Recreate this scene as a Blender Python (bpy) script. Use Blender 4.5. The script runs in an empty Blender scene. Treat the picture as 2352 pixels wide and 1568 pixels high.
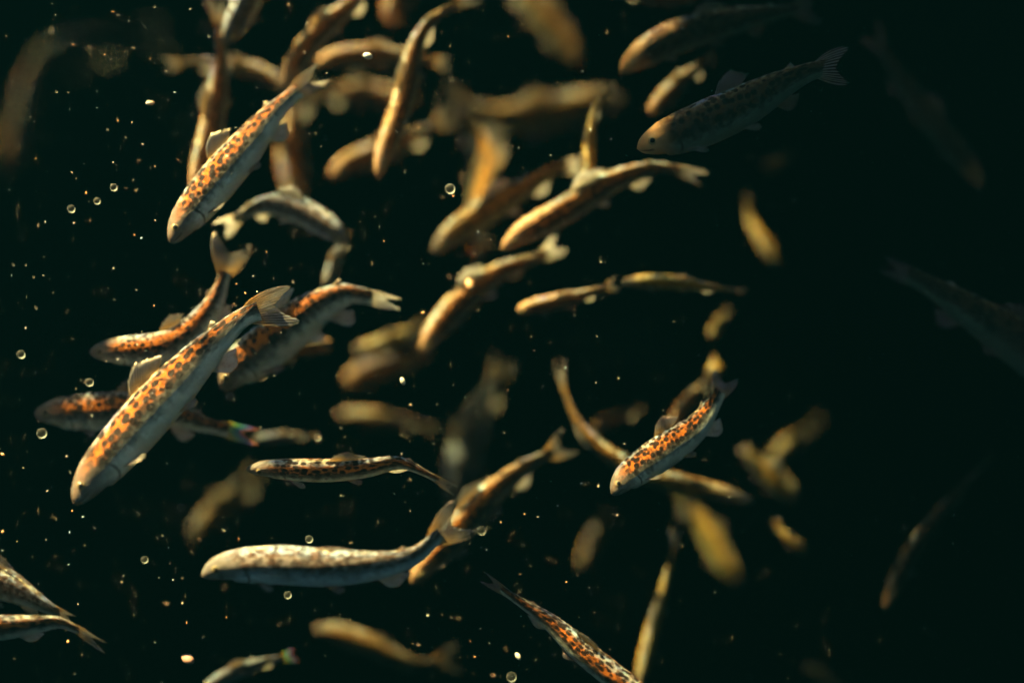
import bpy, math, random
from mathutils import Vector, Matrix
R0 = random.Random(11)
scene = bpy.context.scene
COL = scene.collection

# ------------------------------------------------------------------ camera
# world up seen from the camera (right, up, back): the lens looks steeply down into the water
UP = Vector((-0.22, 0.68, 0.70)).normalized()
r3 = UP
r1 = Vector((UP.z, 0, -UP.x)).normalized()
r2 = r3.cross(r1)
ROT = Matrix((r1, r2, r3))                      # camera axes -> world axes
CAMLOC = Vector((0, 0, 1.62))
LENS, FOCUS = 50.0, 1.0
cam = bpy.data.cameras.new("camera")
cam.lens = LENS; cam.sensor_width = 36; cam.clip_start = 0.02; cam.clip_end = 200
cam.dof.use_dof = True
cam.dof.focus_distance = FOCUS
cam.dof.aperture_fstop = 0.78
camo = bpy.data.objects.new("camera", cam); COL.objects.link(camo)
camo.matrix_world = Matrix.Translation(CAMLOC) @ ROT.to_4x4()
scene.camera = camo

# ------------------------------------------------------------------ sun and sky
SUN = (ROT @ Vector((-0.48, 0.80, 0.22)).normalized())       # towards the sun, world axes
sun = bpy.data.lights.new("sun", 'SUN'); sun.energy = 5.0; sun.angle = math.radians(0.5)
sun.color = (1.0, 0.77, 0.48)
suno = bpy.data.objects.new("sun", sun); COL.objects.link(suno)
suno.rotation_euler = SUN.to_track_quat('Z', 'Y').to_euler()
suno.location = CAMLOC + SUN * 5
w = bpy.data.worlds.new("World"); scene.world = w; w.use_nodes = True
nt = w.node_tree; bg = nt.nodes["Background"]; bg.inputs[1].default_value = 0.025
sk = nt.nodes.new("ShaderNodeTexSky"); sk.sky_type = 'NISHITA'; sk.sun_disc = False
sk.sun_elevation = math.asin(SUN.z); sk.sun_rotation = math.atan2(SUN.x, SUN.y)
nt.links.new(sk.outputs[0], bg.inputs[0])
scene.view_settings.view_transform = 'Standard'
scene.view_settings.look = 'None'
scene.view_settings.gamma = 1.0
scene.view_settings.exposure = 6.7
scene.cycles.volume_bounces = 0
scene.cycles.max_bounces = 6
scene.cycles.transparent_max_bounces = 12
scene.cycles.use_denoising = True

# ------------------------------------------------------------------ helpers
def tag(o, label=None, cat=None, group=None, kind=None):
    if label: o["label"] = label
    if cat: o["category"] = cat
    if group: o["group"] = group
    if kind: o["kind"] = kind
    return o

def at(px, py, dz=0.0):
    """a point seen at (px, py) of a 2352 x 1568 picture, dz metres deeper than the focus"""
    d = FOCUS + dz
    k = 36.0 / LENS * d / 2352.0
    return CAMLOC + ROT @ Vector(((px - 1176) * k, -(py - 784) * k, -d))

def new_mat(name):
    m = bpy.data.materials.new(name); m.use_nodes = True
    m.node_tree.nodes.clear()
    return m, m.node_tree.nodes, m.node_tree.links

def nd(nodes, typ, **kw):
    n = nodes.new(typ)
    for k, v in kw.items():
        if k.startswith('i_'):
            n.inputs[k[2:].replace('_', ' ')].default_value = v
        else:
            setattr(n, k, v)
    return n

def mesh_obj(name, verts, faces, mat, parent=None, uvs=None, origin=None):
    o3 = origin or Vector((0, 0, 0))
    me = bpy.data.meshes.new(name)
    me.from_pydata([tuple(v - o3) for v in verts], [], faces)
    if uvs is not None:
        uvl = me.uv_layers.new(name="skin")
        for lp in me.loops:
            uvl.data[lp.index].uv = uvs[lp.vertex_index]
    for p in me.polygons: p.use_smooth = True
    me.materials.append(mat)
    o = bpy.data.objects.new(name, me); COL.objects.link(o)
    if parent: o.parent = parent
    return o

# ------------------------------------------------------------------ materials
def ramp(nodes, stops, interp='LINEAR'):
    n = nodes.new("ShaderNodeValToRGB"); cr = n.color_ramp; cr.interpolation = interp
    while len(cr.elements) > 1: cr.elements.remove(cr.elements[-1])
    cr.elements[0].position = stops[0][0]; cr.elements[0].color = (*stops[0][1], 1)
    for p, c in stops[1:]:
        e = cr.elements.new(p); e.color = (*c, 1)
    return n

def math_n(nodes, links, op, a, b=None, clamp=False):
    n = nodes.new("ShaderNodeMath"); n.operation = op; n.use_clamp = clamp
    for i, x in enumerate((a, b)):
        if x is None: continue
        if isinstance(x, (int, float)): n.inputs[i].default_value = x
        else: links.new(x, n.inputs[i])
    return n.outputs[0]

def maprange(nodes, links, v, a, b, c=0.0, d=1.0):
    n = nodes.new("ShaderNodeMapRange"); n.interpolation_type = 'SMOOTHSTEP'
    links.new(v, n.inputs[0])
    for i, x in enumerate((a, b, c, d)): n.inputs[i + 1].default_value = x
    return n.outputs[0]

def mixc(nodes, links, f, a, b, blend='MIX'):
    n = nodes.new("ShaderNodeMix"); n.data_type = 'RGBA'; n.blend_type = blend
    if isinstance(f, (int, float)): n.inputs[0].default_value = f
    else: links.new(f, n.inputs[0])
    for i, x in ((6, a), (7, b)):
        if isinstance(x, tuple): n.inputs[i].default_value = (*x, 1)
        else: links.new(x, n.inputs[i])
    return n.outputs[2]

def skin_material(name, back, mid, flank, belly, spot=0.97, blotch=0.74, head=(0.17, 0.145, 0.12)):
    m, N, L = new_mat(name)
    dark = tuple(c * 0.45 for c in flank)
    uv = nd(N, "ShaderNodeUVMap", uv_map="skin")
    sep = N.new("ShaderNodeSeparateXYZ"); L.new(uv.outputs[0], sep.inputs[0])
    s, th = sep.outputs[0], sep.outputs[1]                 # s: snout 0 .. tail 1 ; th: -1..1 round the body, 0 on the back
    v = math_n(N, L, 'ABSOLUTE', th)
    oi = N.new("ShaderNodeObjectInfo")
    comb = N.new("ShaderNodeCombineXYZ")
    L.new(math_n(N, L, 'MULTIPLY', s, 1.0), comb.inputs[0])
    L.new(math_n(N, L, 'MULTIPLY', th, 0.30), comb.inputs[1])
    L.new(math_n(N, L, 'MULTIPLY', oi.outputs['Random'], 9.0), comb.inputs[2])
    P = comb.outputs[0]
    nz = nd(N, "ShaderNodeTexNoise", i_Scale=31.0, i_Detail=3.0, i_Roughness=0.6); L.new(P, nz.inputs['Vector'])
    nzb = nd(N, "ShaderNodeTexNoise", i_Scale=9.0, i_Detail=2.0); L.new(P, nzb.inputs['Vector'])
    nf = nd(N, "ShaderNodeTexNoise", i_Scale=150.0, i_Detail=3.0, i_Roughness=0.7); L.new(P, nf.inputs['Vector'])
    # edge of the coloured back wanders
    vj = math_n(N, L, 'ADD', v, math_n(N, L, 'MULTIPLY', math_n(N, L, 'SUBTRACT', nz.outputs[0], 0.5), 0.34))
    base = ramp(N, [(0.0, back), (0.12, back), (0.21, mid), (0.37, mid), (0.43, dark), (0.50, flank), (0.60, belly), (1.0, belly)])
    L.new(vj, base.inputs[0]); col = base.outputs[0]
    # rainbow fringe of the light, painted into the ridge colour
    nz2 = nd(N, "ShaderNodeTexNoise", i_Scale=5.0, i_Detail=1.0); L.new(P, nz2.inputs['Vector'])
    fringe_ramp = ramp(N, [(0.0, (0.34, 0.32, 0.75)), (0.25, (0.30, 0.66, 0.78)), (0.45, (0.80, 0.86, 0.84)), (0.65, (0.85, 0.80, 0.40)), (1.0, (0.75, 0.36, 0.10))])
    L.new(maprange(N, L, math_n(N, L, 'ADD', v, math_n(N, L, 'MULTIPLY', math_n(N, L, 'SUBTRACT', nz2.outputs[0], 0.35), 0.5)), 0.0, 0.26), fringe_ramp.inputs[0])
    col = mixc(N, L, math_n(N, L, 'MULTIPLY', maprange(N, L, v, 0.13, 0.03), maprange(N, L, nzb.outputs[0], 0.38, 0.58, 0.15, 0.8)), col, fringe_ramp.outputs[0])
    # brown blotches on the back
    bl = maprange(N, L, nz.outputs[0], 0.48, 0.56)
    bm = math_n(N, L, 'MULTIPLY', bl, maprange(N, L, v, 0.62, 0.40))
    col = mixc(N, L, math_n(N, L, 'MULTIPLY', bm, blotch), col, (0.11, 0.042, 0.014))
    # round dark spots in loose rows
    vo = nd(N, "ShaderNodeTexVoronoi", i_Scale=27.0, i_Randomness=0.7); L.new(P, vo.inputs['Vector'])
    sp = maprange(N, L, math_n(N, L, 'ADD', vo.outputs['Distance'], math_n(N, L, 'MULTIPLY', math_n(N, L, 'SUBTRACT', nf.outputs[0], 0.5), 0.18)), 0.52, 0.40)
    spm = math_n(N, L, 'MULTIPLY', sp, maprange(N, L, v, 0.56, 0.44))
    spm = math_n(N, L, 'MULTIPLY', spm, maprange(N, L, s, 0.10, 0.20))
    col = mixc(N, L, math_n(N, L, 'MULTIPLY', spm, spot), col, (0.018, 0.011, 0.008))
    # soft upright bars along the flank
    br = nd(N, "ShaderNodeTexNoise", i_Scale=15.0, i_Detail=1.0)
    cb = N.new("ShaderNodeCombineXYZ"); L.new(s, cb.inputs[0]); L.new(math_n(N, L, 'MULTIPLY', oi.outputs['Random'], 7.0), cb.inputs[1])
    L.new(cb.outputs[0], br.inputs['Vector'])
    bars = math_n(N, L, 'MULTIPLY', maprange(N, L, br.outputs[0], 0.48, 0.60), maprange(N, L, math_n(N, L, 'ABSOLUTE', math_n(N, L, 'SUBTRACT', v, 0.52)), 0.20, 0.06))
    col = mixc(N, L, math_n(N, L, 'MULTIPLY', bars, 0.45), col, (0.07, 0.065, 0.055))
    # fine scale mottling
    col = mixc(N, L, 0.55, col, ramp_val(N, L, nf.outputs[0]), 'MULTIPLY')
    # head greyer
    col = mixc(N, L, maprange(N, L, s, 0.20, 0.07, 0, 0.85), col, head)
    # gill cover line and mouth
    g = math_n(N, L, 'SUBTRACT', s, math_n(N, L, 'MULTIPLY_ADD', math_n(N, L, 'SUBTRACT', v, 0.62), -0.10))
    gd = math_n(N, L, 'ABSOLUTE', math_n(N, L, 'SUBTRACT', math_n(N, L, 'ADD', s, math_n(N, L, 'MULTIPLY', math_n(N, L, 'POWER', math_n(N, L, 'ABSOLUTE', math_n(N, L, 'SUBTRACT', v, 0.62)), 2.0), 0.45)), 0.205))
    gm = math_n(N, L, 'MULTIPLY', maprange(N, L, gd, 0.009, 0.002), maprange(N, L, v, 0.30, 0.42))
    col = mixc(N, L, math_n(N, L, 'MULTIPLY', gm, 0.75), col, (0.03, 0.025, 0.02))
    md = math_n(N, L, 'ABSOLUTE', math_n(N, L, 'SUBTRACT', v, 0.60))
    mm = math_n(N, L, 'MULTIPLY', maprange(N, L, md, 0.05, 0.015), maprange(N, L, s, 0.085, 0.06))
    col = mixc(N, L, math_n(N, L, 'MULTIPLY', mm, 0.7), col, (0.03, 0.02, 0.02))
    # scales
    sc = nd(N, "ShaderNodeTexVoronoi", i_Scale=190.0, i_Randomness=0.35); L.new(P, sc.inputs['Vector'])
    bp = nd(N, "ShaderNodeBump", i_Strength=0.6, i_Distance=0.0010); L.new(sc.outputs['Distance'], bp.inputs['Height'])
    bp2 = nd(N, "ShaderNodeBump", i_Strength=0.7, i_Distance=0.0028); L.new(nz.outputs[0], bp2.inputs['Height']); L.new(bp.outputs[0], bp2.inputs['Normal'])
    pb = N.new("ShaderNodeBsdfPrincipled")
    L.new(col, pb.inputs['Base Color']); L.new(bp2.outputs[0], pb.inputs['Normal'])
    L.new(maprange(N, L, nzb.outputs[0], 0.3, 0.7, 0.30, 0.50), pb.inputs['Roughness'])
    pb.inputs['Specular IOR Level'].default_value = 0.10
    L.new(maprange(N, L, v, 0.45, 0.75, 0.0, 0.12), pb.inputs['Metallic'])
    L.new(bp.outputs[0], pb.inputs['Coat Normal'])
    pb.inputs['Coat Weight'].default_value = 0.16
    pb.inputs['Coat Roughness'].default_value = 0.07
    out = N.new("ShaderNodeOutputMaterial"); L.new(pb.outputs[0], out.inputs[0])
    return m

def ramp_val(N, L, f):
    r = ramp(N, [(0.3, (0.45, 0.45, 0.45)), (0.5, (0.85, 0.85, 0.85)), (0.7, (1.25, 1.25, 1.25))])
    L.new(f, r.inputs[0]); return r.outputs[0]

def fin_material(name, web, edge, alpha=0.55, opal=False):
    m, N, L = new_mat(name)
    uv = nd(N, "ShaderNodeUVMap", uv_map="skin")
    sep = N.new("ShaderNodeSeparateXYZ"); L.new(uv.outputs[0], sep.inputs[0])
    ray = math_n(N, L, 'ABSOLUTE', math_n(N, L, 'SINE', math_n(N, L, 'MULTIPLY', sep.outputs[0], 42.0)))
    raym = maprange(N, L, ray, 0.25, 0.85)
    nz = nd(N, "ShaderNodeTexNoise", i_Scale=5.0, i_Detail=3.0); L.new(uv.outputs[0], nz.inputs['Vector'])
    c1 = mixc(N, L, maprange(N, L, sep.outputs[1], 0.05, 0.8), edge, web)
    c1 = mixc(N, L, maprange(N, L, nz.outputs[0], 0.45, 0.7, 0, 0.5), c1, (0.30, 0.22, 0.12))
    if opal:                                             # rainbow fringe of the light, painted from root to tip
        rb = ramp(N, [(0.0, (0.75, 0.40, 0.08)), (0.3, (0.80, 0.70, 0.15)), (0.5, (0.25, 0.65, 0.35)), (0.68, (0.10, 0.45, 0.60)), (0.82, (0.30, 0.30, 0.75)), (0.93, (0.80, 0.25, 0.15)), (1.0, (0.80, 0.45, 0.20))])
        L.new(math_n(N, L, 'ADD', sep.outputs[1], math_n(N, L, 'MULTIPLY', math_n(N, L, 'SUBTRACT', nz.outputs[0], 0.5), 0.3)), rb.inputs[0]); c1 = rb.outputs[0]
    pb = N.new("ShaderNodeBsdfPrincipled"); L.new(c1, pb.inputs['Base Color'])
    pb.inputs['Roughness'].default_value = 0.35
    try:
        pb.inputs['Thin Film Thickness'].default_value = 430.0; pb.inputs['Thin Film IOR'].default_value = 1.8
    except Exception: pass
    bp = nd(N, "ShaderNodeBump", i_Strength=0.4, i_Distance=0.0008); L.new(ray, bp.inputs['Height']); L.new(bp.outputs[0], pb.inputs['Normal'])
    tl = N.new("ShaderNodeBsdfTranslucent"); L.new(c1, tl.inputs[0])
    ms = N.new("ShaderNodeMixShader"); ms.inputs[0].default_value = 0.45
    L.new(pb.outputs[0], ms.inputs[1]); L.new(tl.outputs[0], ms.inputs[2])
    tr = N.new("ShaderNodeBsdfTransparent")
    ma = N.new("ShaderNodeMixShader")
    # opaque at the root and along each ray, clearer membrane between
    op = math_n(N, L, 'MAXIMUM', maprange(N, L, sep.outputs[1], 0.25, 0.0), math_n(N, L, 'MULTIPLY_ADD', raym, 1 - alpha), )
    mul = N.new("ShaderNodeMath"); mul.operation = 'MULTIPLY_ADD'; L.new(raym, mul.inputs[0]); mul.inputs[1].default_value = 1 - alpha; mul.inputs[2].default_value = alpha
    mx = math_n(N, L, 'MAXIMUM', maprange(N, L, sep.outputs[1], 0.25, 0.0), mul.outputs[0])
    L.new(mx, ma.inputs[0]); L.new(tr.outputs[0], ma.inputs[1]); L.new(ms.outputs[0], ma.inputs[2])
    out = N.new("ShaderNodeOutputMaterial"); L.new(ma.outputs[0], out.inputs[0])
    return m

def simple_mat(name, color, rough=0.5, **kw):
    m, N, L = new_mat(name)
    pb = N.new("ShaderNodeBsdfPrincipled"); 
    nz = nd(N, "ShaderNodeTexNoise", i_Scale=kw.pop('scale', 60.0), i_Detail=2.0)
    tc = N.new("ShaderNodeTexCoord"); L.new(tc.outputs['Object'], nz.inputs['Vector'])
    c2 = tuple(min(1, x * 0.6) for x in color)
    L.new(mixc(N, L, nz.outputs[0], color, c2), pb.inputs['Base Color'])
    pb.inputs['Roughness'].default_value = rough
    for k, v in kw.items(): pb.inputs[k].default_value = v
    out = N.new("ShaderNodeOutputMaterial"); L.new(pb.outputs[0], out.inputs[0])
    return m

SKINS = {
 'warm':   skin_material('trout_skin_amber',  (0.34, 0.31, 0.29), (0.58, 0.16, 0.018), (0.18, 0.19, 0.17), (0.74, 0.82, 0.68)),
 'silver': skin_material('trout_skin_silver', (0.34, 0.42, 0.54), (0.31, 0.25, 0.21), (0.22, 0.31, 0.36), (0.52, 0.70, 0.76), 0.65, 0.8),
 'lit_ridge':  skin_material('trout_skin_lit_ridge',  (0.50, 0.33, 0.17), (0.76, 0.22, 0.02), (0.08, 0.07, 0.05), (0.26, 0.26, 0.20), 0.7, 0.5, head=(0.55, 0.32, 0.16)),  # sunlit ridge and shaded flank painted into the colours
 'dusk':   skin_material('trout_skin_painted_shade',  (0.26, 0.15, 0.07), (0.08, 0.05, 0.025), (0.025, 0.028, 0.023), (0.12, 0.16, 0.13), head=(0.62, 0.34, 0.13)),  # shade painted into the body, sunlight into the head colour
 'gold':   skin_material('trout_skin_gold_light',   (0.80, 0.62, 0.22), (0.92, 0.50, 0.05), (0.50, 0.42, 0.08), (0.85, 0.80, 0.40), 0.6, 0.5),  # yellow cast of water and light painted as skin colour
 'olive':  skin_material('trout_skin_olive',  (0.42, 0.30, 0.14), (0.66, 0.31, 0.04), (0.13, 0.11, 0.04), (0.28, 0.26, 0.15), 0.7),  # olive fish, flank and belly darkened with painted shade
}
FIN = fin_material('fin_membrane', (0.25, 0.25, 0.245), (0.60, 0.38, 0.12), 0.42)
FINP = fin_material('fin_membrane_pale', (0.88, 0.88, 0.84), (0.88, 0.80, 0.62), 0.75)
FINT = fin_material('fin_membrane_clear', (0.20, 0.22, 0.21), (0.24, 0.22, 0.17), 0.12)
FINI = fin_material('fin_membrane_light_fringe', (0.5, 0.5, 0.5), (0.75, 0.45, 0.10), 0.8, opal=True)
IRIS = simple_mat('eye_gold', (0.35, 0.26, 0.12), 0.2)
PUPIL = simple_mat('eye_black', (0.006, 0.006, 0.007), 0.06)

# ------------------------------------------------------------------ trout builder
def interp(tab, s):
    for (a, x), (b, y) in zip(tab, tab[1:]):
        if s <= b:
            t = (s - a) / (b - a); 
            return x + (y - x) * t
    return tab[-1][1]
def smooth_tab(tab, n=200):
    xs = [interp(tab, i / n) for i in range(n + 1)]
    for _ in range(3):
        ys = xs[:]
        for i in range(1, n): ys[i] = (xs[i - 1] + 2 * xs[i] + xs[i + 1]) / 4
        for i in range(1, n): xs[i] = ys[i]
    return xs
HT = smooth_tab([(0, 0.0), (.008, .20), (.025, .36), (.05, .50), (.09, .66), (.14, .79), (.20, .89), (.28, .96), (.37, 1), (.48, .98), (.60, .90), (.72, .73), (.82, .55), (.90, .43), (.96, .38), (1.0, .40)])
WT = smooth_tab([(0, 0.0), (.008, .26), (.025, .45), (.05, .60), (.09, .75), (.14, .88), (.20, .97), (.28, 1.0), (.37, 1), (.48, .93), (.60, .77), (.72, .55), (.82, .36), (.90, .24), (.96, .15), (1.0, .02)])
def tabv(t, s):
    x = max(0, min(1, s)) * 200; i = min(199, int(x)); f = x - i
    return t[i] * (1 - f) + t[i + 1] * f

def catmull(pts, n=24):
    P = [pts[0] * 2 - pts[1]] + pts + [pts[-1] * 2 - pts[-2]]
    out = []
    for i in range(1, len(P) - 2):
        a, b, c, d = P[i - 1], P[i], P[i + 1], P[i + 2]
        for k in range(n):
            t = k / n
            out.append(0.5 * ((2 * b) + (c - a) * t + (2 * a - 5 * b + 4 * c - d) * t * t + (3 * b - a - 3 * c + d) * t ** 3))
    out.append(P[-2])
    return out

class Spine:
    def __init__(s, pts, dors):
        q = catmull(pts)
        for _ in range(6):                     # even out kinks
            q = [q[0]] + [(q[i - 1] + q[i] * 2 + q[i + 1]) / 4 for i in range(1, len(q) - 1)] + [q[-1]]
        s.q = q; s.l = [0]
        for a, b in zip(q, q[1:]): s.l.append(s.l[-1] + (b - a).length)
        s.L = s.l[-1]; s.d = dors
    def pos(s, u):
        x = u * s.L
        if x <= 0: return s.q[0] + (s.q[0] - s.q[1]).normalized() * (-x)
        if x >= s.L: return s.q[-1] + (s.q[-1] - s.q[-2]).normalized() * (x - s.L)
        lo, hi = 0, len(s.l) - 1
        while hi - lo > 1:
            m = (lo + hi) // 2
            if s.l[m] <= x: lo = m
            else: hi = m
        t = (x - s.l[lo]) / max(1e-9, s.l[hi] - s.l[lo])
        return s.q[lo].lerp(s.q[hi], t)
    def frame(s, u):
        C = s.pos(u); T = (s.pos(u + .02) - s.pos(u - .02)).normalized()
        D = (s.d - T * s.d.dot(T)).normalized(); S = T.cross(D)
        return C, T, D, S

def sheet(name, G, mat, parent, origin, thick, rnd=None):
    """G[i][j]: grid of points; i across the rays, j root -> edge. Makes a thin closed fin."""
    ni, nj = len(G), len(G[0])
    V = []; UV = []
    for side in (1, -1):
        for i in range(ni):
            for j in range(nj):
                a = G[min(i + 1, ni - 1)][j] - G[max(i - 1, 0)][j]
                b = G[i][min(j + 1, nj - 1)] - G[i][max(j - 1, 0)]
                n = a.cross(b)
                n = n.normalized() if n.length > 1e-12 else Vector((0, 0, 1))
                fi = min(i, ni - 1 - i) / max(1, ni - 1) * 2
                t = thick * (1 - 0.85 * j / (nj - 1)) * (0.25 + 0.75 * min(1, fi * 3))
                V.append(G[i][j] + n * t * side); UV.append((i / (ni - 1), j / (nj - 1)))
    F = []
    o = ni * nj
    for i in range(ni - 1):
        for j in range(nj - 1):
            a, b, c, d = i * nj + j, (i + 1) * nj + j, (i + 1) * nj + j + 1, i * nj + j + 1
            F.append((a, b, c, d)); F.append((o + d, o + c, o + b, o + a))
    for j in range(nj - 1):
        F.append((j, j + 1, o + j + 1, o + j)); k = (ni - 1) * nj
        F.append((k + j + 1, k + j, o + k + j, o + k + j + 1))
    for i in range(ni - 1):
        F.append(((i + 1) * nj, i * nj, o + i * nj, o + (i + 1) * nj))
        k = nj - 1
        F.append((i * nj + k, (i + 1) * nj + k, o + (i + 1) * nj + k, o + i * nj + k))
    return mesh_obj(name, V, F, mat, parent, UV, origin)

def ball(name, c, axes, mat, parent, origin, n=14, m=8):
    V = [c + axes[2]]; F = []
    for i in range(1, m):
        a = math.pi * i / m
        for j in range(n):
            b = 2 * math.pi * j / n
            V.append(c + axes[2] * math.cos(a) + (axes[0] * math.cos(b) + axes[1] * math.sin(b)) * math.sin(a))
    V.append(c - axes[2])
    for j in range(n): F.append((0, 1 + j, 1 + (j + 1) % n))
    for i in range(m - 2):
        for j in range(n):
            a = 1 + i * n + j; b = 1 + i * n + (j + 1) % n
            F.append((a, a + n, b + n, b))
    e = len(V) - 1; k = 1 + (m - 2) * n
    for j in range(n): F.append((k + j, e, k + (j + 1) % n))
    return mesh_obj(name, V, F, mat, parent, None, origin)

BODY = 0.885
def trout(label, pts, w, dz=0.0, d=None, skin='warm', slope=0.45, spread=1.0, fins=1.0, fine=False, pale=False, dzt=None, tailsize=1.0, group=None, raise_d=1.0, opal=False):
    """pts snout -> tail tip in picture pixels; w visible body width; dz depth of the head beyond focus"""
    rnd = random.Random(hash_label(label))
    if skin == 'warm' and not fine: skin = 'lit_ridge'  # blurred fish take the copy with light and shade painted in
    # depth along the fish: close to level in the world, softened by slope
    P = []
    z = dz; prev = None
    for i, (x, y) in enumerate(pts):
        if prev is not None:
            k = 36.0 / LENS * (FOCUS + dz) / 2352.0
            vx, vy = (x - prev[0]) * k, -(y - prev[1]) * k
            z += slope * (vx * UP.x + vy * UP.y) / UP.z
        prev = (x, y); P.append([x, y, z])
    if dzt is not None:
        n = len(P) - 1
        for i, p in enumerate(P): p[2] = dz + (dzt - dz) * i / n
    P = [at(*p) for p in P]
    dd = ROT @ Vector(d).normalized() if d else Vector((0, 0, 1))
    sp = Spine(P, dd); L = sp.L
    C, T, D, S = sp.frame(0.35)
    back = ROT @ Vector((0, 0, 1))
    c = abs(D.dot(back)); sn = math.sqrt(max(0, 1 - c * c))
    k = 36.0 / LENS * (FOCUS + dz) / 2352.0
    H = (0.94 if fine else 0.86) * w * k / math.sqrt(sn ** 2 + (0.60 * c) ** 2)
    gir = rnd.uniform(0.92, 1.07); fs = rnd.uniform(0.85, 1.12)
    hh, hw = H * gir / 2, H * gir * rnd.uniform(0.54, 0.66) / 2
    O = C - D * hh
    root = bpy.data.objects.new("trout", None); COL.objects.link(root); root.location = O
    root.empty_display_size = 0.02
    tag(root, label, 'trout', group or 'young trout swimming in the dark water')
    # body
    NS, NR = (72, 32) if fine else (44, 22)
    ph1 = rnd.uniform(0, 6)
    V = []; UV = []; F = []
    for i in range(NS + 1):
        s = (i / NS); s = s * 0.55 + 0.45 * s * s if False else s ** 1.25 if s < 1 else 1
        C, T, D, S = sp.frame(s * BODY)
        a, b = hh * tabv(HT, s), hw * tabv(WT, s)
        if i == 0: a = b = H * 0.01
        drop = -D * hh * 0.10 * max(0, 1 - s / 0.12)          # snout sits a little low
        for j in range(NR):
            th = -math.pi + 2 * math.pi * j / NR
            cx, sx = math.cos(th), math.sin(th)
            e = 0.92
            yy = math.copysign(abs(cx) ** e, cx); xx = math.copysign(abs(sx) ** e, sx)
            if s < 0.14 and cx < 0: yy *= 0.86                 # lower jaw slightly shorter
            V.append(C + drop + D * a * yy + S * b * xx); UV.append((s, th / math.pi))
    for i in range(NS):
        for j in range(NR - 1):
            a = i * NR + j
            F.append((a, a + 1, a + NR + 1, a + NR))
    # seam column closed with its own uv
    base = len(V)
    for i in range(NS + 1): V.append(V[i * NR]); UV.append((UV[i * NR][0], 1.0))
    for i in range(NS):
        a = i * NR + NR - 1
        F.append((a, base + i, base + i + 1, a + NR))
    F.append(tuple(range(NR - 1, -1, -1)))
    F.append(tuple(NS * NR + j for j in range(NR)))
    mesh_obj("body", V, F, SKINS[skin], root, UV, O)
    dusk = skin == 'dusk'  # fish with painted shade also get dim, clear fins
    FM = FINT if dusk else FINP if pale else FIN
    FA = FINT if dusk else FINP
    # tail fin: two lobes
    ni, nj = (27, 9) if fine else (15, 6)
    G = []
    Lt = L * (1 - BODY) * 1.15 * tailsize
    span = H * 0.62 * spread
    for i in range(ni):
        t = -1 + 2 * i / (ni - 1)
        row = []
        ln = Lt * (0.50 + 0.50 * abs(t) ** 1.3) * (1 - 0.30 * max(0, (abs(t) - .7) / .3) ** 2) * (1 + (rnd.uniform(-.03, .03) if fine else 0))
        for j in range(nj):
            r = j / (nj - 1)
            u = BODY - 0.045 + ln * 1.25 * r / L
            C, T, D, S = sp.frame(u)
            yy = t * (hh * 0.37 * (1 - r) + span * r ** 0.85)
            # lobes round off at the tip
            yy -= t * abs(t) ** 3 * span * 0.16 * r ** 3
            cup = S * math.sin(t * 1.6 + ph1) * span * 0.16 * r
            row.append(C + D * yy + cup)
        G.append(row)
    sheet("tail_fin", G, FINI if opal else FM, root, O, H * 0.010)
    if fins <= 0: return root
    def surf(s, th):
        C, T, D, S = sp.frame(s * BODY)
        return C + D * hh * tabv(HT, s) * math.cos(th) + S * hw * tabv(WT, s) * math.sin(th), T, D, S
    def fin(name, s0, s1, th, dirs, ln, n, mat, prof, jag=0.0, m=6, bend=0.0):
        G = []
        for i in range(n):
            q = i / (n - 1)
            p, T, D, S = surf(s0 + (s1 - s0) * q, th)
            p = p - (D * math.cos(th) + S * math.sin(th)) * H * 0.02
            (a0, b0, c0), (a1, b1, c1) = dirs
            dr = (T * (a0 + (a1 - a0) * q) + D * (b0 + (b1 - b0) * q) + S * (c0 + (c1 - c0) * q)).normalized()
            l = ln * fs * prof(q) * (1 + (rnd.uniform(-jag, jag) if i % 2 else 0))
            G.append([p + dr * l * (j / (m - 1)) + (T * 0.25 + S * bend) * l * (j / (m - 1)) ** 2 * 0.5 for j in range(m)])
        return sheet(name, G, mat, root, O, H * 0.011)
    n = 21 if fine else 9
    fin("dorsal_fin", 0.43, 0.575, 0.0, ((0.55, 0.85 * raise_d, 0), (1.0, 0.62 * raise_d, 0)), H * 0.56, n, FM,
        lambda q: (0.55 + 0.45 * math.sin(min(1, q * 3.2) * math.pi / 2)) * (1 - 0.50 * q), 0.11 if fine else 0, bend=rnd.uniform(-.3, .3))
    fin("adipose_fin", 0.80, 0.83, 0.0, ((0.9, 0.5, 0), (1.0, 0.25, 0)), H * 0.20, 5, FIN, lambda q: 1 - 0.5 * q, m=4)
    fin("anal_fin", 0.70, 0.79, math.pi, ((0.6, -0.9, 0), (1.0, -0.5, 0)), H * 0.48, n, FA,
        lambda q: (0.7 + 0.3 * math.sin(min(1, q * 3) * math.pi / 2)) * (1 - 0.55 * q), 0.03 if fine else 0, bend=rnd.uniform(-.3, .3))
    for sg in (1, -1):
        fin("pelvic_fin", 0.50, 0.535, sg * 2.55, ((0.85, -0.55, 0.28 * sg), (0.97, -0.25, 0.10 * sg)), H * 0.42, n // 2 + 6, FM,
            lambda q: (0.8 + 0.2 * math.sin(q * math.pi)) * (1 - 0.35 * q), m=5)
        fin("pectoral_fin", 0.215, 0.235, sg * 2.25, ((0.80, -0.50, 0.45 * sg), (1.0, -0.32, 0.12 * sg)), H * 0.52, n // 2 + 6, FINT,
            lambda q: (0.75 + 0.25 * math.sin(q * math.pi)) * (1 - 0.30 * q), m=5)
        p, T, D, S = surf(0.075, sg * 1.22)
        nrm = (S * sg * 0.9 + D * 0.35).normalized()
        e1 = T; e2 = nrm.cross(T).normalized(); e1 = e2.cross(nrm)
        r = H * 0.095
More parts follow.
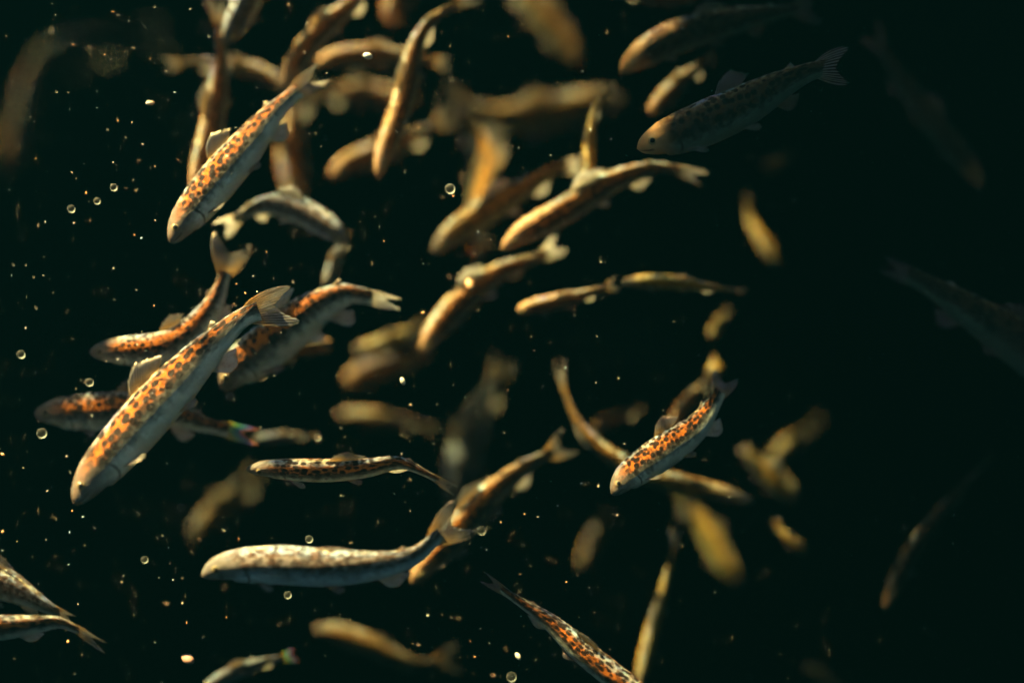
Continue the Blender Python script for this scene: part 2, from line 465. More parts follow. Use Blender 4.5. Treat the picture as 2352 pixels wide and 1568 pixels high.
        ey = ball("eye", p - nrm * r * 0.25, (e1 * r, e2 * r, nrm * r * 0.62), IRIS, root, O)
        if fine:
            ball("pupil", p + nrm * r * 0.12, (e1 * r * .62, e2 * r * .62, nrm * r * 0.34), PUPIL, ey, O)
    return root

def hash_label(s):
    h = 7
    for ch in s: h = (h * 131 + ord(ch)) % 1000003
    return h

# ------------------------------------------------------------------ the bottom
m, N, L = new_mat('pool_bed')
tc = N.new("ShaderNodeTexCoord")
nz = nd(N, "ShaderNodeTexNoise", i_Scale=3.0, i_Detail=6.0); L.new(tc.outputs['Object'], nz.inputs['Vector'])
rr = ramp(N, [(0.3, (0.004, 0.010, 0.011)), (0.6, (0.007, 0.018, 0.018)), (0.8, (0.016, 0.022, 0.016))]); L.new(nz.outputs[0], rr.inputs[0])
pb = N.new("ShaderNodeBsdfPrincipled"); L.new(rr.outputs[0], pb.inputs['Base Color']); pb.inputs['Roughness'].default_value = 0.9
ou = N.new("ShaderNodeOutputMaterial"); L.new(pb.outputs[0], ou.inputs[0])
V = []; F = []; n = 60; SZ = 14.0
for i in range(n + 1):
    for j in range(n + 1):
        x = (i / n - .5) * SZ; y = (j / n - .5) * SZ + 2
        V.append(Vector((x, y, -1.6 + 0.03 * math.sin(x * 3.1 + 1) * math.cos(y * 2.3) + 0.02 * math.sin(x * 7 + y * 5))))
for i in range(n):
    for j in range(n):
        a = i * (n + 1) + j; F.append((a, a + n + 1, a + n + 2, a + 1))
tag(mesh_obj("pool_bed", V, F, m), kind='structure')

# ------------------------------------------------------------------ unseen leaves, added above the water to shape the shade
m, N, L = new_mat('shade_leaf_green')
pb = N.new("ShaderNodeBsdfPrincipled"); pb.inputs['Base Color'].default_value = (0.045, 0.085, 0.02, 1); pb.inputs['Roughness'].default_value = 0.5
nz = nd(N, "ShaderNodeTexNoise", i_Scale=9.0)
L.new(mixc(N, L, nz.outputs[0], (0.03, 0.07, 0.015), (0.08, 0.11, 0.03)), pb.inputs['Base Color'])
ou = N.new("ShaderNodeOutputMaterial"); L.new(pb.outputs[0], ou.inputs[0])
SHADE_LEAF = m
LV = []; LF = []
rl = random.Random(5)
def shade_leaf(c, r):
    q = ROT.transposed() @ (c - CAMLOC)                # never between the lens and the water
    if q.z < 0 and abs(q.x) < 0.36 * -q.z + 0.22 and abs(q.y) < 0.24 * -q.z + 0.2: return
    ax = Vector((rl.gauss(0, 1), rl.gauss(0, 1), rl.gauss(0, .35))).normalized()
    nn = (SUN + Vector((rl.gauss(0, .35), rl.gauss(0, .35), rl.gauss(0, .35)))).normalized()
    bx = nn.cross(ax).normalized(); ax = bx.cross(nn).normalized()
    k = len(LV); t = 0.0006
    for h in (t, -t):
        for (u, v) in ((-1, 0), (-.45, .42), (.2, .5), (1, 0), (.2, -.5), (-.45, -.42)):
            LV.append(c + ax * u * r + bx * v * r + nn * (h - 0.12 * r * v * v))
    LF.append(tuple(range(k, k + 6))); LF.append(tuple(range(k + 11, k + 5, -1)))
    for i in range(6):
        j = (i + 1) % 6; LF.append((k + i, k + 6 + i, k + 6 + j, k + j))
EDGE = [(-9000, -3700), (-3000, -150), (-1600, 680), (-800, 1130), (0, 1530), (150, 1600), (300, 1668), (450, 1695), (620, 1690), (930, 1735), (1250, 1860), (1568, 1990), (2000, 2150)]
def edge_x(y):
    for (a, x), (b, z) in zip(EDGE, EDGE[1:]):
        if a <= y <= b: return x + (z - x) * (y - a) / (b - a)
    return EDGE[-1][1] if y > 0 else EDGE[0][1]
def over(px, py, dz=0.0, lift=1.16): return at(px, py, dz) + SUN * (lift + rl.uniform(0, 0.12))
for _ in range(24000):
    py = rl.uniform(-8000, 2500); x0 = edge_x(py); px = x0 + rl.uniform(0, 3300)
    lr = rl.uniform(0.022, 0.045)
    if px > x0 + rl.gauss(0, 9) + lr / 0.000306 * 0.62: shade_leaf(over(px, py), lr)
for _ in range(11000):                                  # bigger added leaves that keep the right side dark
    py = rl.uniform(-7000, 4500); px = rl.uniform(3000, 8000) + min(0, py) * 0.59
    shade_leaf(over(px, py), rl.uniform(0.045, 0.09))
for _ in range(2400):                                   # small added leaves that break the light in the middle of the shoal
    py = rl.uniform(-4200, 1500); px = rl.uniform(780, 1800); q_ = (px - 640) / 1160; px += min(0, py + 200) * 0.6
    if math.hypot(px - 1570, py - 1020) < 260 or (py < -300 and rl.random() < .78): continue
    if rl.random() < q_ * 1.3: shade_leaf(over(px, py, 0, 1.06), rl.uniform(0.006, 0.014))
def shade(px, py, rad, dz=0.0, n=14, r=0.013):
    for _ in range(n):
        a = rl.uniform(0, 6.28); q = rad * math.sqrt(rl.random())
        shade_leaf(over(px + q * math.cos(a), py + q * math.sin(a), dz, 1.06 + dz), r * rl.uniform(.7, 1.2))

SHADES = []
# ------------------------------------------------------------------ the trout
exec_fish = True
def T(*a, **k): return trout(*a, **k)
T("sharp amber trout with dark spots and raised fan dorsal fin, upper left of the shoal",
  [(388, 556), (430, 500), (500, 415), (560, 345), (620, 270), (668, 222), (735, 172)], 104, 0.02, d=(-.78, .55, .30), fine=True, slope=.25, spread=.5, tailsize=1.3)
T("largest trout, amber with rows of black spots, pale belly, head at lower left",
  [(166, 1155), (215, 1095), (320, 975), (420, 865), (505, 775), (572, 722), (672, 700)], 122, -0.03, d=(-.76, .60, .25), fine=True, slope=.25, spread=.85, tailsize=1.2)
T("silvery grey trout with rounded snout, level, tail curving up at lower middle",
  [(460, 1318), (520, 1300), (640, 1297), (760, 1303), (880, 1296), (955, 1274), (1005, 1232), (1075, 1180)], 104, -0.03, d=(-.1, .88, .45), skin='silver', fine=True, slope=.15, spread=.95, tailsize=1.1, raise_d=.15)
T("slim spotted trout at the edge of the dark, amber back and black flank",
  [(1402, 1132), (1450, 1088), (1525, 1036), (1595, 985), (1640, 925), (1662, 880), (1672, 850)], 92, 0.01, d=(-.85, .45, .20), fine=True, slope=.3, spread=.7)
T("level trout with a shadow band behind its pale head and thin bent tail",
  [(564, 1076), (630, 1076), (740, 1080), (840, 1074), (915, 1062), (975, 1085), (1058, 1134)], 64, 0.0, d=(0, .65, .75), fine=True, slope=.1, spread=.45)
T("curved amber trout with its head fading left and forked tail lifted upward",
  [(205, 806), (280, 806), (370, 800), (440, 764), (490, 700), (513, 640), (530, 565)], 76, 0.045, d=(-.45, .75, .42), fine=True, slope=.2, spread=1.3, tailsize=1.45)
T("broad trout partly behind the largest one, dark orange back, white tail pointing right",
  [(500, 890), (560, 838), (640, 775), (720, 712), (790, 678), (835, 680), (910, 697)], 112, 0.05, d=(-.55, .72, .38), fine=True, slope=.1, spread=.32, tailsize=1.35, pale=True)
T("dull grey trout crossing behind the largest one, colourful tail tip on its right",
  [(78, 946), (150, 948), (240, 944), (340, 940), (420, 958), (470, 974), (582, 1002)], 94, 0.06, d=(-.1, .88, .40), fine=True, slope=.1, spread=.5, opal=True, tailsize=1.3)
T("soft brown trout running diagonally under the silvery trout's tail",
  [(942, 1338), (1000, 1275), (1075, 1190), (1145, 1118), (1215, 1065), (1262, 1042), (1320, 1005)], 88, 0.085, d=(-.50, .50, .68), slope=.15, spread=.9)
T("slim trout leaving the bottom edge with its long forked tail at upper left",
  [(1520, 1668), (1470, 1600), (1405, 1548), (1330, 1488), (1262, 1426), (1190, 1378), (1098, 1318)], 66, -0.02, d=(.55, .35, .75), fine=True, slope=.2, spread=.5)
T("bent trout behind the slim spotted one, tail curling up to the left",
  [(1735, 1152), (1665, 1134), (1570, 1112), (1470, 1082), (1385, 1032), (1325, 965), (1296, 890), (1284, 812)], 58, 0.10, d=(.25, .45, .85), skin='olive', slope=.1, spread=.8)
T("thin trout bending like a hook down from the top edge, white pectoral fin",
  [(866, 408), (884, 345), (912, 272), (935, 195), (950, 120), (985, 55), (1045, 14), (1115, -8)], 56, 0.09, d=(-.45, .25, .85), slope=.1, spread=.5)
T("upright trout behind the upper left one, forked tail touching the top edge",
  [(445, 455), (462, 385), (485, 300), (500, 205), (508, 120), (500, 60), (492, -10)], 58, 0.10, d=(-.4, .2, .85), slope=.1, spread=1.0, tailsize=1.2)
T("short grey trout head beside the forked tail at the top edge",
  [(518, 98), (545, 45), (575, -10), (610, -80), (650, -150)], 62, 0.09, d=(-.3, .3, .85), skin='silver', slope=.1)
T("olive trout arching right toward the diagonal brown ones, behind the upright trout",
  [(660, 222), (635, 186), (580, 160), (500, 150), (430, 146), (370, 150)], 42, 0.17, d=(.1, .5, .8), skin='olive', slope=.1)
T("blurred brown trout slanting out of the top edge above the upper left trout's tail",
  [(650, 205), (690, 130), (735, 75), (790, 25), (850, -30), (900, -80)], 54, 0.12, d=(-.5, .4, .7), slope=.1)
T("arched grey trout below the upper left one, bright white tail at its left",
  [(800, 560), (750, 518), (690, 485), (625, 470), (572, 485), (505, 530)], 70, 0.085, d=(.2, .65, .7), skin='silver', slope=.05, spread=.95, pale=True, tailsize=1.2)
T("narrow dim trout hanging tail up right of the arched grey one",
  [(748, 660), (765, 610), (782, 570), (795, 520)], 30, 0.13, d=(-.4, .3, .8), skin='silver', slope=.1)
T("blurred orange trout with yellow snout beside the hook shaped one's head",
  [(756, 404), (810, 372), (880, 345), (960, 310), (1040, 262)], 58, 0.21, d=(-.3, .5, .8), slope=.05)
T("blurred brown trout with a white glowing snout near the top",
  [(722, 146), (790, 128), (870, 126), (950, 132), (1040, 150)], 50, 0.17, d=(-.1, .5, .8), slope=.05)
T("round pinkish blur of a trout head under the top edge",
  [(902, 62), (905, 20), (915, -50), (930, -120)], 64, 0.2, d=(-.3, .3, .8), slope=.1)
T("deep olive trout descending from the top edge toward the right",
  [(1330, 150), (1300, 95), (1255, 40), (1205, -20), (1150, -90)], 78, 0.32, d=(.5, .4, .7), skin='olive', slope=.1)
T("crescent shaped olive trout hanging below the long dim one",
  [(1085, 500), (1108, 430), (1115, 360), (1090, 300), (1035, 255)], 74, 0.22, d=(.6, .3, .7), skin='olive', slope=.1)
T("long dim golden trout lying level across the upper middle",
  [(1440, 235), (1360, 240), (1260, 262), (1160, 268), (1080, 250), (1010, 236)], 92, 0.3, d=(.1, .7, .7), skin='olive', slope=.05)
T("faint brownish trout lying level behind the upper left trout's tail",
  [(960, 235), (890, 222), (820, 212), (750, 215), (690, 225)], 60, 0.3, d=(0, .6, .75), slope=.05)
T("blurred tan trout with pale snout, upper of the diagonal pair in the centre",
  [(992, 580), (1050, 530), (1130, 478), (1210, 428), (1280, 388), (1360, 378)], 74, 0.14, d=(-.45, .5, .7), skin='olive', slope=.05, pale=True)
T("blurred pinkish trout with blue white shoulder, lower of the diagonal pair in the centre",
  [(1150, 572), (1210, 530), (1290, 488), (1370, 438), (1450, 400), (1530, 386), (1632, 414)], 72, 0.09, d=(-.45, .5, .7), slope=.05, spread=.7, pale=True)
T("narrow golden trout standing upright over the pinkish one's back",
  [(1345, 450), (1352, 380), (1356, 310), (1372, 240), (1418, 190)], 36, 0.09, d=(-.4, .2, .85), skin='gold', slope=.1)
T("blurred orange trout rising diagonally through the middle of the shoal",
  [(965, 810), (1020, 735), (1085, 668), (1160, 618), (1235, 592), (1300, 552)], 68, 0.12, d=(-.5, .45, .7), slope=.05, pale=True)
T("short yellow orange trout pointing left, just right of the shoal's middle",
  [(1186, 712), (1250, 698), (1330, 680), (1425, 648)], 48, 0.09, d=(-.2, .5, .8), slope=.05)
T("thin level trout reaching the dark edge with a bright tail, right of the middle",
  [(1425, 650), (1500, 645), (1580, 652), (1650, 662), (1725, 668)], 42, 0.08, d=(0, .4, .85), skin='gold', slope=.05, spread=.5)
T("small yellow green trout left of the rising orange one",
  [(812, 802), (870, 790), (930, 765), (990, 730)], 38, 0.22, d=(-.3, .5, .8), skin='gold', slope=.05)
T("dim reddish trout below the small yellow green one",
  [(790, 880), (850, 850), (920, 830), (990, 800)], 60, 0.28, d=(-.3, .5, .8), slope=.05)
T("blurred olive trout alone, level, above the trout with a shadow band",
  [(775, 950), (850, 958), (930, 970), (1010, 985)], 50, 0.27, d=(.1, .5, .8), skin='olive', slope=.05)
T("long murky trout slanting up in the lower middle, behind the shadow banded trout's tail",
  [(1030, 1160), (1060, 1060), (1085, 980), (1120, 900), (1165, 820)], 84, 0.29, d=(-.5, .4, .7), skin='silver', slope=.05)
T("big shaded trout with only its orange head lit, upper right",
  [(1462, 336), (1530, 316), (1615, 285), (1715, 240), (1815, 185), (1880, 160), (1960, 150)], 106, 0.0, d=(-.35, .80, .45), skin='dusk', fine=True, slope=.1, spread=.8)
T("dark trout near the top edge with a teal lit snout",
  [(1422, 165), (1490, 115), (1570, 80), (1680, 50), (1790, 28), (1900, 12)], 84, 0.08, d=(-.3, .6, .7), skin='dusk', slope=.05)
T("blurred reddish trout between the two shaded ones, upper right",
  [(1490, 262), (1540, 210), (1592, 165), (1650, 120)], 48, 0.14, d=(-.4, .4, .8), slope=.05)
T("curved yellow trout alone against the dark, right of the pinkish one",
  [(1788, 615), (1755, 560), (1722, 500), (1718, 440)], 40, 0.24, d=(-.5, .3, .8), skin='gold', slope=.05)
T("tiny yellow blur of a trout below the big shaded one",
  [(1755, 388), (1790, 370), (1830, 350)], 36, 0.3, d=(-.3, .3, .9), skin='gold', slope=.05, fins=0)
T("small yellow trout diving steeply at the dark edge",
  [(1632, 778), (1645, 750), (1660, 725), (1678, 705)], 28, 0.2, d=(-.5, .3, .8), skin='gold', slope=.05)
T("small tan trout pointing up, above the slim spotted one's tail",
  [(1650, 865), (1642, 840), (1638, 812)], 44, 0.16, d=(-.4, .2, .85), fins=0, skin='gold', slope=.05)
T("stubby blurred pinkish yellow trout behind the slim spotted one's back",
  [(1545, 970), (1575, 930), (1610, 890), (1640, 850)], 48, 0.15, d=(-.5, .3, .8), slope=.05)
T("small pinkish blur of a trout inside the bent one's curve",
  [(1362, 985), (1400, 965), (1440, 950), (1480, 930)], 44, 0.2, d=(-.2, .4, .85), slope=.05)
T("bright yellow white trout diving into the dark, lower right",
  [(1830, 1150), (1790, 1108), (1745, 1065), (1700, 1020)], 56, 0.2, d=(.5, .3, .8), skin='gold', slope=.05, pale=True)
T("dim mustard trout above the bright one at lower right",
  [(1770, 1060), (1810, 1020), (1850, 985), (1890, 950)], 50, 0.32, d=(-.4, .4, .8), skin='gold', slope=.05)
T("large blurred mustard trout diving below the bent one, lower right",
  [(1700, 1350), (1660, 1280), (1615, 1205), (1570, 1140), (1540, 1090)], 60, 0.27, d=(.55, .3, .75), skin='gold', slope=.05)
T("pale upright trout with a bright middle above the lower right bottom edge",
  [(1465, 1590), (1482, 1510), (1505, 1420), (1528, 1340), (1545, 1265), (1550, 1200)], 46, 0.13, d=(-.35, .2, .9), skin='gold', slope=.05, pale=True)
T("dim brown trout standing steeply above the pale upright one's left",
  [(1335, 1310), (1355, 1255), (1378, 1200), (1405, 1150)], 48, 0.28, d=(-.4, .3, .8), skin='olive', slope=.05)
T("grey trout entering from the left edge above the orange one's tail",
  [(-190, 1360), (-110, 1325), (-20, 1330), (60, 1365), (120, 1400), (178, 1428)], 100, 0.03, d=(.1, .75, .6), skin='silver', fine=True, slope=.05, spread=.4)
T("orange trout whose long pointed tail reaches in from the left edge",
  [(-330, 1470), (-240, 1440), (-120, 1436), (0, 1440), (90, 1432), (150, 1432), (238, 1486)], 80, -0.02, d=(-.1, .75, .6), fine=True, slope=.1, spread=.5, tailsize=1.2)
T("small trout with blue tail tip leaving the bottom edge, left of centre",
  [(455, 1600), (500, 1565), (550, 1538), (610, 1518), (685, 1502)], 44, 0.09, d=(-.3, .6, .7), skin='silver', slope=.05, opal=True)
T("murky trout with a wide tail near the bottom edge, left of centre",
  [(720, 1440), (790, 1455), (870, 1485), (930, 1515), (975, 1522), (1050, 1512)], 56, 0.19, d=(0, .8, .6), skin='olive', slope=.05, spread=1.5, tailsize=1.3)
T("very faint large trout arching in the far upper left",
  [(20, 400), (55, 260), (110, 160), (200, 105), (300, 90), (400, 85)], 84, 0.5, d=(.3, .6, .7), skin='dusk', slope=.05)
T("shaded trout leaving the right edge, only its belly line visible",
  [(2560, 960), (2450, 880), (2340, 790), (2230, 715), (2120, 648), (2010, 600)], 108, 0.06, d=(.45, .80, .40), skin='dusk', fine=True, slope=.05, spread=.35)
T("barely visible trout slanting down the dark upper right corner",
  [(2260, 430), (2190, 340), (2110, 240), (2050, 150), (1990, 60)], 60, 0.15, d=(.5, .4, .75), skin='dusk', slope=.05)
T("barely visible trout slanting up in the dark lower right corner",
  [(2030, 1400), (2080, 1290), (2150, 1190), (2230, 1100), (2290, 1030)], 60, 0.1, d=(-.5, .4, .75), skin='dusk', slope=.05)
T("murky trout slanting down behind the shadow banded trout's head",
  [(440, 1240), (490, 1190), (545, 1130), (600, 1070)], 74, 0.3, d=(-.5, .4, .75), skin='olive', slope=.05)
T("small dull trout level beside the colourful tail tip",
  [(580, 1008), (630, 1004), (690, 1000), (740, 1002)], 30, 0.14, d=(0, .5, .8), skin='silver', slope=.05)
T("dark brown trout standing upright behind the upper left one's back",
  [(690, 470), (672, 400), (668, 320), (680, 240), (700, 160)], 66, 0.24, d=(-.4, .2, .85), slope=.05)
T("blurred trout with brilliant white orange snout under the broad trout's white tail",
  [(762, 800), (725, 790), (680, 800), (630, 830), (590, 870)], 50, 0.11, d=(.3, .3, .85), slope=.05, pale=True)
T("small orange ball shaped blur of a trout between the diagonal pair",
  [(1100, 598), (1104, 572), (1118, 545)], 48, 0.25, d=(-.2, .3, .9), slope=.05, fins=0)
T("small orange blur of a trout above the dark bottom edge, lower right",
  [(1845, 1530), (1885, 1545), (1930, 1580)], 44, 0.2, d=(-.1, .5, .8), skin="gold", slope=.05)
T("tiny orange trout diving at the edge of the dark, lower right",
  [(1852, 1272), (1825, 1246), (1795, 1220), (1770, 1185)], 28, 0.15, d=(.4, .3, .8), skin="gold", slope=.05)
T("golden trout whose lower side dips in from the top edge",
  [(1600, -6), (1540, -8), (1470, -16), (1390, -30)], 36, 0.15, d=(0, .5, .85), slope=.05)

# clumps of added leaves that shade chosen heads and fish
for (x, y, r_, dz, n) in [(215, 810, 50, .045, 40), (135, 952, 70, .06, 80), (672, 1080, 15, 0, 14),
                          (1040, 1080, 70, .2, 30), (750, 560, 50, .1, 30),
                          (700, 330, 60, .22, 16), (40, 330, 120, .5, 80), (110, 170, 120, .5, 95), (240, 100, 120, .5, 80), (360, 88, 100, .5, 40)]:
    shade(x, y, r_, dz, n)
tag(mesh_obj("unseen_shade_leaves", LV, LF, SHADE_LEAF), kind='stuff')  # out of view, added for its effect on the sunlight

# ------------------------------------------------------------------ drifting specks and bubbles
def speck_mat(name, c, alpha=1.0):
    return simple_mat(name, c, 0.35, scale=400.0)
SM = [speck_mat('speck_cream', (0.85, 0.80, 0.68)), speck_mat('speck_orange', (0.80, 0.42, 0.20)), speck_mat('speck_blue', (0.45, 0.70, 0.85))]
m, N, L = new_mat('bubble_film')
lw = nd(N, "ShaderNodeFresnel"); lw.inputs[0].default_value = 1.33
gl = N.new("ShaderNodeBsdfPrincipled"); gl.inputs['Base Color'].default_value = (0.7, 0.75, 0.7, 1); gl.inputs['Roughness'].default_value = 0.3
tr = N.new("ShaderNodeBsdfTransparent"); mx = N.new("ShaderNodeMixShader")
L.new(maprange(N, L, lw.outputs[0], 0.02, 0.5, 0.02, 0.30), mx.inputs[0]); L.new(tr.outputs[0], mx.inputs[1]); L.new(gl.outputs[0], mx.inputs[2])
ou = N.new("ShaderNodeOutputMaterial"); L.new(mx.outputs[0], ou.inputs[0])
BUB = m
rs = random.Random(23)
def speck(c, r, mat, name="drifting_speck"):
    ax = Vector((rs.gauss(0, 1), rs.gauss(0, 1), rs.gauss(0, 1))).normalized()
    b = ax.orthogonal().normalized(); cc = ax.cross(b)
    return ball(name, c, (ax * r * rs.uniform(1.0, 1.6), b * r * rs.uniform(.7, 1), cc * r * rs.uniform(.6, 1)), mat, None, c_origin(c), 10, 6)
def c_origin(c): return c
def place(o, c): o.location = c; return o
K = 36.0 / LENS / 2352.0
NAMED = [
 (432, 1512, 19, .0, 'o', "round pinkish tan floating pellet near the bottom edge, left"),
 (710, 1238, 9, 0, 'b', "small ring shaped bubble just above the silvery trout's back"),
 (661, 1366, 9, 0, 'b', "small ring shaped bubble just below the silvery trout's belly"),
 (1175, 1554, 12, 0, 'b', "ring shaped bubble at the bottom edge, centre"),
 (925, 875, 10, 0, 'c', "bright white drop shaped flake alone in the middle"),
 (845, 129, 11, 0, 'c', "pale round flake over the blurred brown trout near the top"),
 (96, 995, 12, 0, 'b', "oval amber bubble left of the largest trout's head"),
 (1034, 434, 12, 0, 'b', "grey round bubble between the hook shaped trout and the diagonal pair"),
 (1079, 654, 16, .06, 'o', "glowing orange ball over the rising orange trout"),
 (1792, 1190, 10, .05, 'o', "small orange crumb at the edge of the dark, lower right"),
 (730, 1004, 9, 0, 'b', "amber bubble above the shadow banded trout"),
 (1190, 1506, 9, 0, 'c', "white elongated flake near the bottom edge, centre"),
 (416, 1166, 9, 0, 'b', "brown ring shaped bubble right of the largest trout's snout"),
 (1106, 1218, 11, .02, 'b', "pale bubble beside the shadow banded trout's tail tip"),
 (345, 237, 9, .03, 'c', "thin tan flake in the dark above the upper left trout"),
 (223, 462, 8, 0, 'b', "lone grey bubble left of the upper left trout's snout"),
]

ZOOMS = {
 (0, 0): "945,175,g 1010,48,g 1365,238,g 290,278,o 478,292,o 735,80,o 685,358,o 983,388,o 200,768,w 1087,465,w 1143,605,c 862,799,w 770,790,o 703,845,g 368,600,g 443,603,g 236,1040,o 565,1262,o 466,1365,G 743,1225,G 1013,1088,o 473,1128,w 1332,840,o 1540,832,g 1163,1045,o 295,1450,w 482,1457,w 880,1537,o 1016,1440,w 1268,980,g 2215,550,g 1677,575,w 2008,150,w 633,705,w 2060,1368,g 2105,320,g 925,1557,c",
 (0, 550): "743,316,w 893,458,w 1007,560,o 168,293,g 220,373,g 88,293,g 1655,365,w 1545,418,o 1915,402,g 1603,478,o 1680,468,w 771,912,W 1250,795,w 138,878,G 1503,1155,G 870,1048,w 1700,1352,g 2225,1357,g 2085,1415,o 1785,1315,g 585,1060,G 168,705,w 236,573,g 435,1542,w 2193,1015,w 1793,1015,w 1908,968,g 1743,210,o",
 (0, 1107): "153,163,o 308,312,w 472,442,o 541,482,c 18,578,O 112,642,o 1327,193,g 1060,603,g 1305,630,O 1563,627,o 448,793,c 1110,787,o 945,762,G 1130,893,w 1192,1045,w 1480,1137,o 1525,1113,g 1328,1262,g 873,1122,g 1220,1172,o 510,1052,w 1015,1302,w 445,1297,O 483,1505,g 2160,952,w 635,260,g 18,75,O 455,582,c",
 (800, 0): "1230,240,o 1468,265,g 1265,462,g 1715,467,W 793,210,g 933,528,g 148,713,g 553,795,g 646,836,o 862,852,w 1020,712,o 1768,848,W 1103,842,w 1260,960,o 1298,968,w 1508,1015,w 872,1282,o 555,1120,g 1035,1518,c 1596,1458,w 1085,698,g 425,720,o 1903,910,o",
 (800, 550): "418,138,o 340,288,w 675,285,w 673,604,O 1836,275,W 1135,475,o 1225,490,g 1665,620,g 1808,757,g 1400,852,o 1303,912,g 1453,1083,g 1605,965,c 1228,1110,o 765,1200,g 1952,1033,w 1803,1063,w 868,1078,w 133,1357,g 478,1233,g 645,1290,o 1205,1390,w 535,1403,w 742,1460,w 2243,1242,w 1972,1318,w",
 (800, 1107): "1820,282,W 1943,470,W 1338,463,o 1425,483,W 1182,518,o 590,443,w 1510,250,w 1707,263,w 485,330,w 138,343,w 1553,410,w 1088,697,w 1775,988,g 1308,855,o 1683,865,o 1347,757,g 705,1127,W 1048,1210,w 983,1293,o 607,1310,o 733,1332,w 1312,1130,w 1693,1135,w 1502,1270,o 1013,1395,o 1610,907,o 2320,702,o 575,1208,w 1760,943,w",
}
MARKS = [("upper left trout", 560, 360), ("upper left trout's head", 410, 530), ("upper left trout's tail", 735, 172), ("largest trout", 400, 890), ("largest trout's head", 190, 1130),
 ("largest trout's tail", 670, 700), ("silvery trout", 760, 1300), ("silvery trout's snout", 470, 1318), ("silvery trout's tail", 1075, 1190), ("shadow banded trout", 760, 1080), ("shadow banded trout's tail", 1040, 1125),
 ("slim spotted trout", 1530, 1030), ("curved amber trout", 350, 800), ("curved amber trout's tail", 530, 590), ("broad trout's white tail", 880, 690), ("big shaded trout's head", 1480, 325),
 ("hook shaped trout", 930, 200), ("diagonal pair", 1250, 480), ("rising orange trout", 1080, 680), ("bent trout", 1330, 980), ("trout leaving the bottom", 1330, 1490), ("long forked tail", 1110, 1320),
 ("pointed tail at the left edge", 200, 1460), ("small blue tailed trout", 590, 1525), ("arched grey trout", 650, 470), ("thin level trout", 1580, 655), ("dim trout's wide tail", 1000, 1520), ("colourful tail tip", 560, 1000),
 ("pale upright trout", 1510, 1400), ("upright trout", 490, 260), ("lone olive trout", 900, 960), ("crescent shaped trout", 1100, 380), ("narrow golden trout", 1360, 300), ("orange trout with the yellow snout", 790, 385), ("left edge's middle", 0, 784), ("upper left corner", 0, 0)]
items = []
for (ox, oy), txt in ZOOMS.items():
    for w_ in txt.split():
        a, b, k = w_.split(','); x = (ox + int(a) * 900 / 2352) * .91875; y = (oy + int(b) * 900 / 2352) * .91875
        best = min(MARKS, key=lambda q: math.hypot(q[1] - x, q[2] - y))
        dx, dy = x - best[1], y - best[2]
        di = ("right of" if dx > 0 else "left of") if abs(dx) > abs(dy) else ("below" if dy > 0 else "above")
        kd = {'w': "tiny cream fleck", 'W': "bright cream fleck", 'o': "tiny orange fleck", 'O': "rounded orange fleck", 'c': "tiny bluish fleck", 'g': "tiny grey bubble", 'G': "faint wide bubble"}[k]
        items.append([x, y, k, kd + " " + di + " the " + best[0]])
ORD = ["topmost", "second from the top", "third from the top", "fourth from the top", "fifth from the top", "sixth from the top"]
NUM = {2: "two", 3: "three", 4: "four", 5: "five", 6: "six"}
for lab in set(q[3] for q in items):
    same = sorted((q for q in items if q[3] == lab), key=lambda q: q[1])
    if 1 < len(same) <= 6:
        for i_, q in enumerate(same): q[3] = (("upper of two: " if i_ == 0 else "lower of two: ") if len(same) == 2 else ORD[i_] + " of " + NUM[len(same)] + ": ") + lab
def bubble(c, r, lab, group=None):
    o = ball("air_bubble", c, (Vector((r,0,0)), Vector((0,r,0)), Vector((0,0,r))), BUB, None, c, 18, 10)
    o.location = c; tag(o, lab, 'bubble', group)
for (x, y, r, dz, k, lab) in NAMED:
    c = at(x, y, dz)
    if k == 'b': bubble(c, r * K, lab)
    else:
        o = speck(c, r * K * .8, {'o': SM[1], 'c': SM[0]}[k]); o.location = c; tag(o, lab, 'speck')
        if 'pellet' in lab: o.data.materials[0] = simple_mat('pellet_tan', (0.50, 0.27, 0.20), 0.6, scale=300.0)
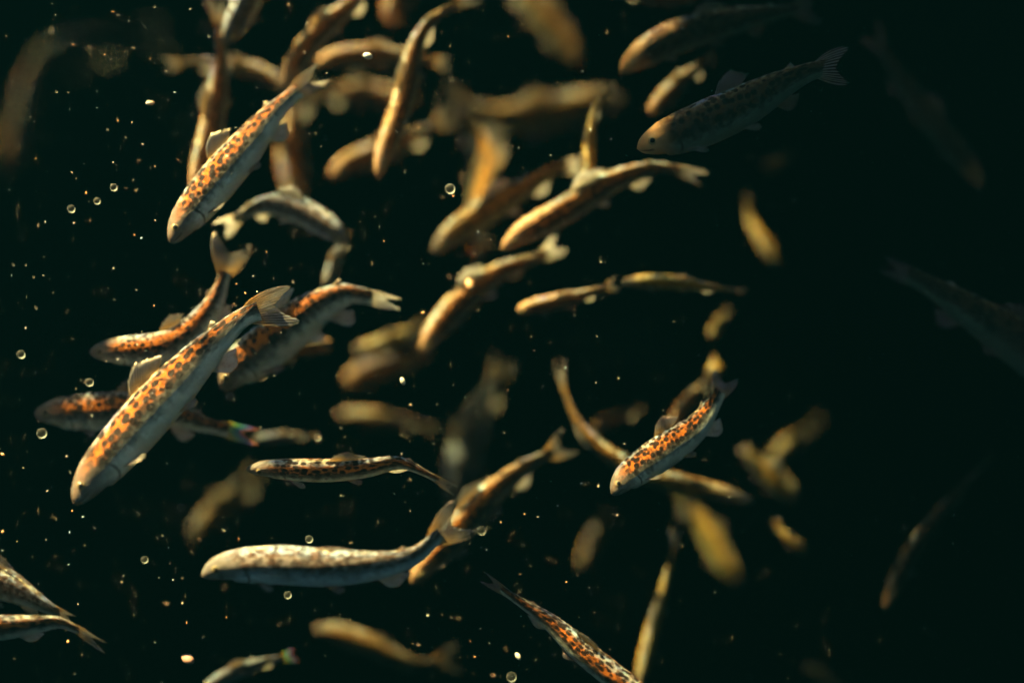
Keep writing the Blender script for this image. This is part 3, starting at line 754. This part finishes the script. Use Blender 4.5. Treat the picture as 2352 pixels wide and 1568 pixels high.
for x, y, k, lab in items:
    if k in 'gG':
        dz = rs.gauss(0, .012)
        bubble(at(x, y, dz), (rs.uniform(1.9, 3.2) if k == 'g' else rs.uniform(8, 10)) * K, lab, 'tiny bubbles drifting in the water')
    else:
        dz = rs.gauss(0, .01); c = at(x, y, dz)
        o = speck(c, {'w': 1.7, 'W': 3.2, 'o': 2.1, 'O': 4.6, 'c': 2.1}[k] * K * rs.uniform(.85, 1.15), SM[0 if k in 'wW' else 1 if k in 'oO' else 2])
        o.location = c; tag(o, lab, 'speck', 'tiny flecks drifting in the water')
# fine silt: one mass
V = []; F = []
for i in range(2600):
    x = rs.uniform(-100, 2450); y = rs.uniform(-100, 1668); dz = rs.gauss(0, .05)
    c = at(x, y, dz); r = (rs.uniform(.4, .9) if rs.random() < .85 else rs.uniform(1, 1.8)) * K
    k = len(V); e = Vector((rs.gauss(0,1), rs.gauss(0,1), rs.gauss(0,1))).normalized() * r * rs.uniform(0, 1.2)
    for q in ((1,0,0),(-1,0,0),(0,1,0),(0,-1,0),(0,0,1),(0,0,-1)):
        v = Vector(q); V.append(c + v * r + e * v.dot(e.normalized() if e.length > 0 else v))
    for a in (0, 1):
        for b in (2, 3):
            for d_ in (4, 5): F.append((k + a, k + b, k + d_))
tag(mesh_obj("floating_silt", V, F, SM[0]), kind='stuff')

# ------------------------------------------------------------------ murky water (light dies out with distance)
m, N, L = new_mat('murky_water')
pv = N.new("ShaderNodeVolumePrincipled")
pv.inputs['Color'].default_value = (0.00003, 0.00031, 0.00038, 1)
pv.inputs['Absorption Color'].default_value = (0.028, 0.034, 0.006, 1)
pv.inputs['Density'].default_value = 1.9
ou = N.new("ShaderNodeOutputMaterial"); L.new(pv.outputs[0], ou.inputs[1])
x0, x1, y0, y1, z0, z1 = -7.3, 7.3, -5.3, 9.3, -2.7, 1.645
V = [Vector((x, y, z)) for x in (x0, x1) for y in (y0, y1) for z in (z0, z1)]
F = [(0, 1, 3, 2), (4, 6, 7, 5), (0, 4, 5, 1), (2, 3, 7, 6), (0, 2, 6, 4), (1, 5, 7, 3)]
hz = mesh_obj("haze", V, F, m); tag(hz, kind='stuff')
for p in hz.data.polygons: p.use_smooth = False
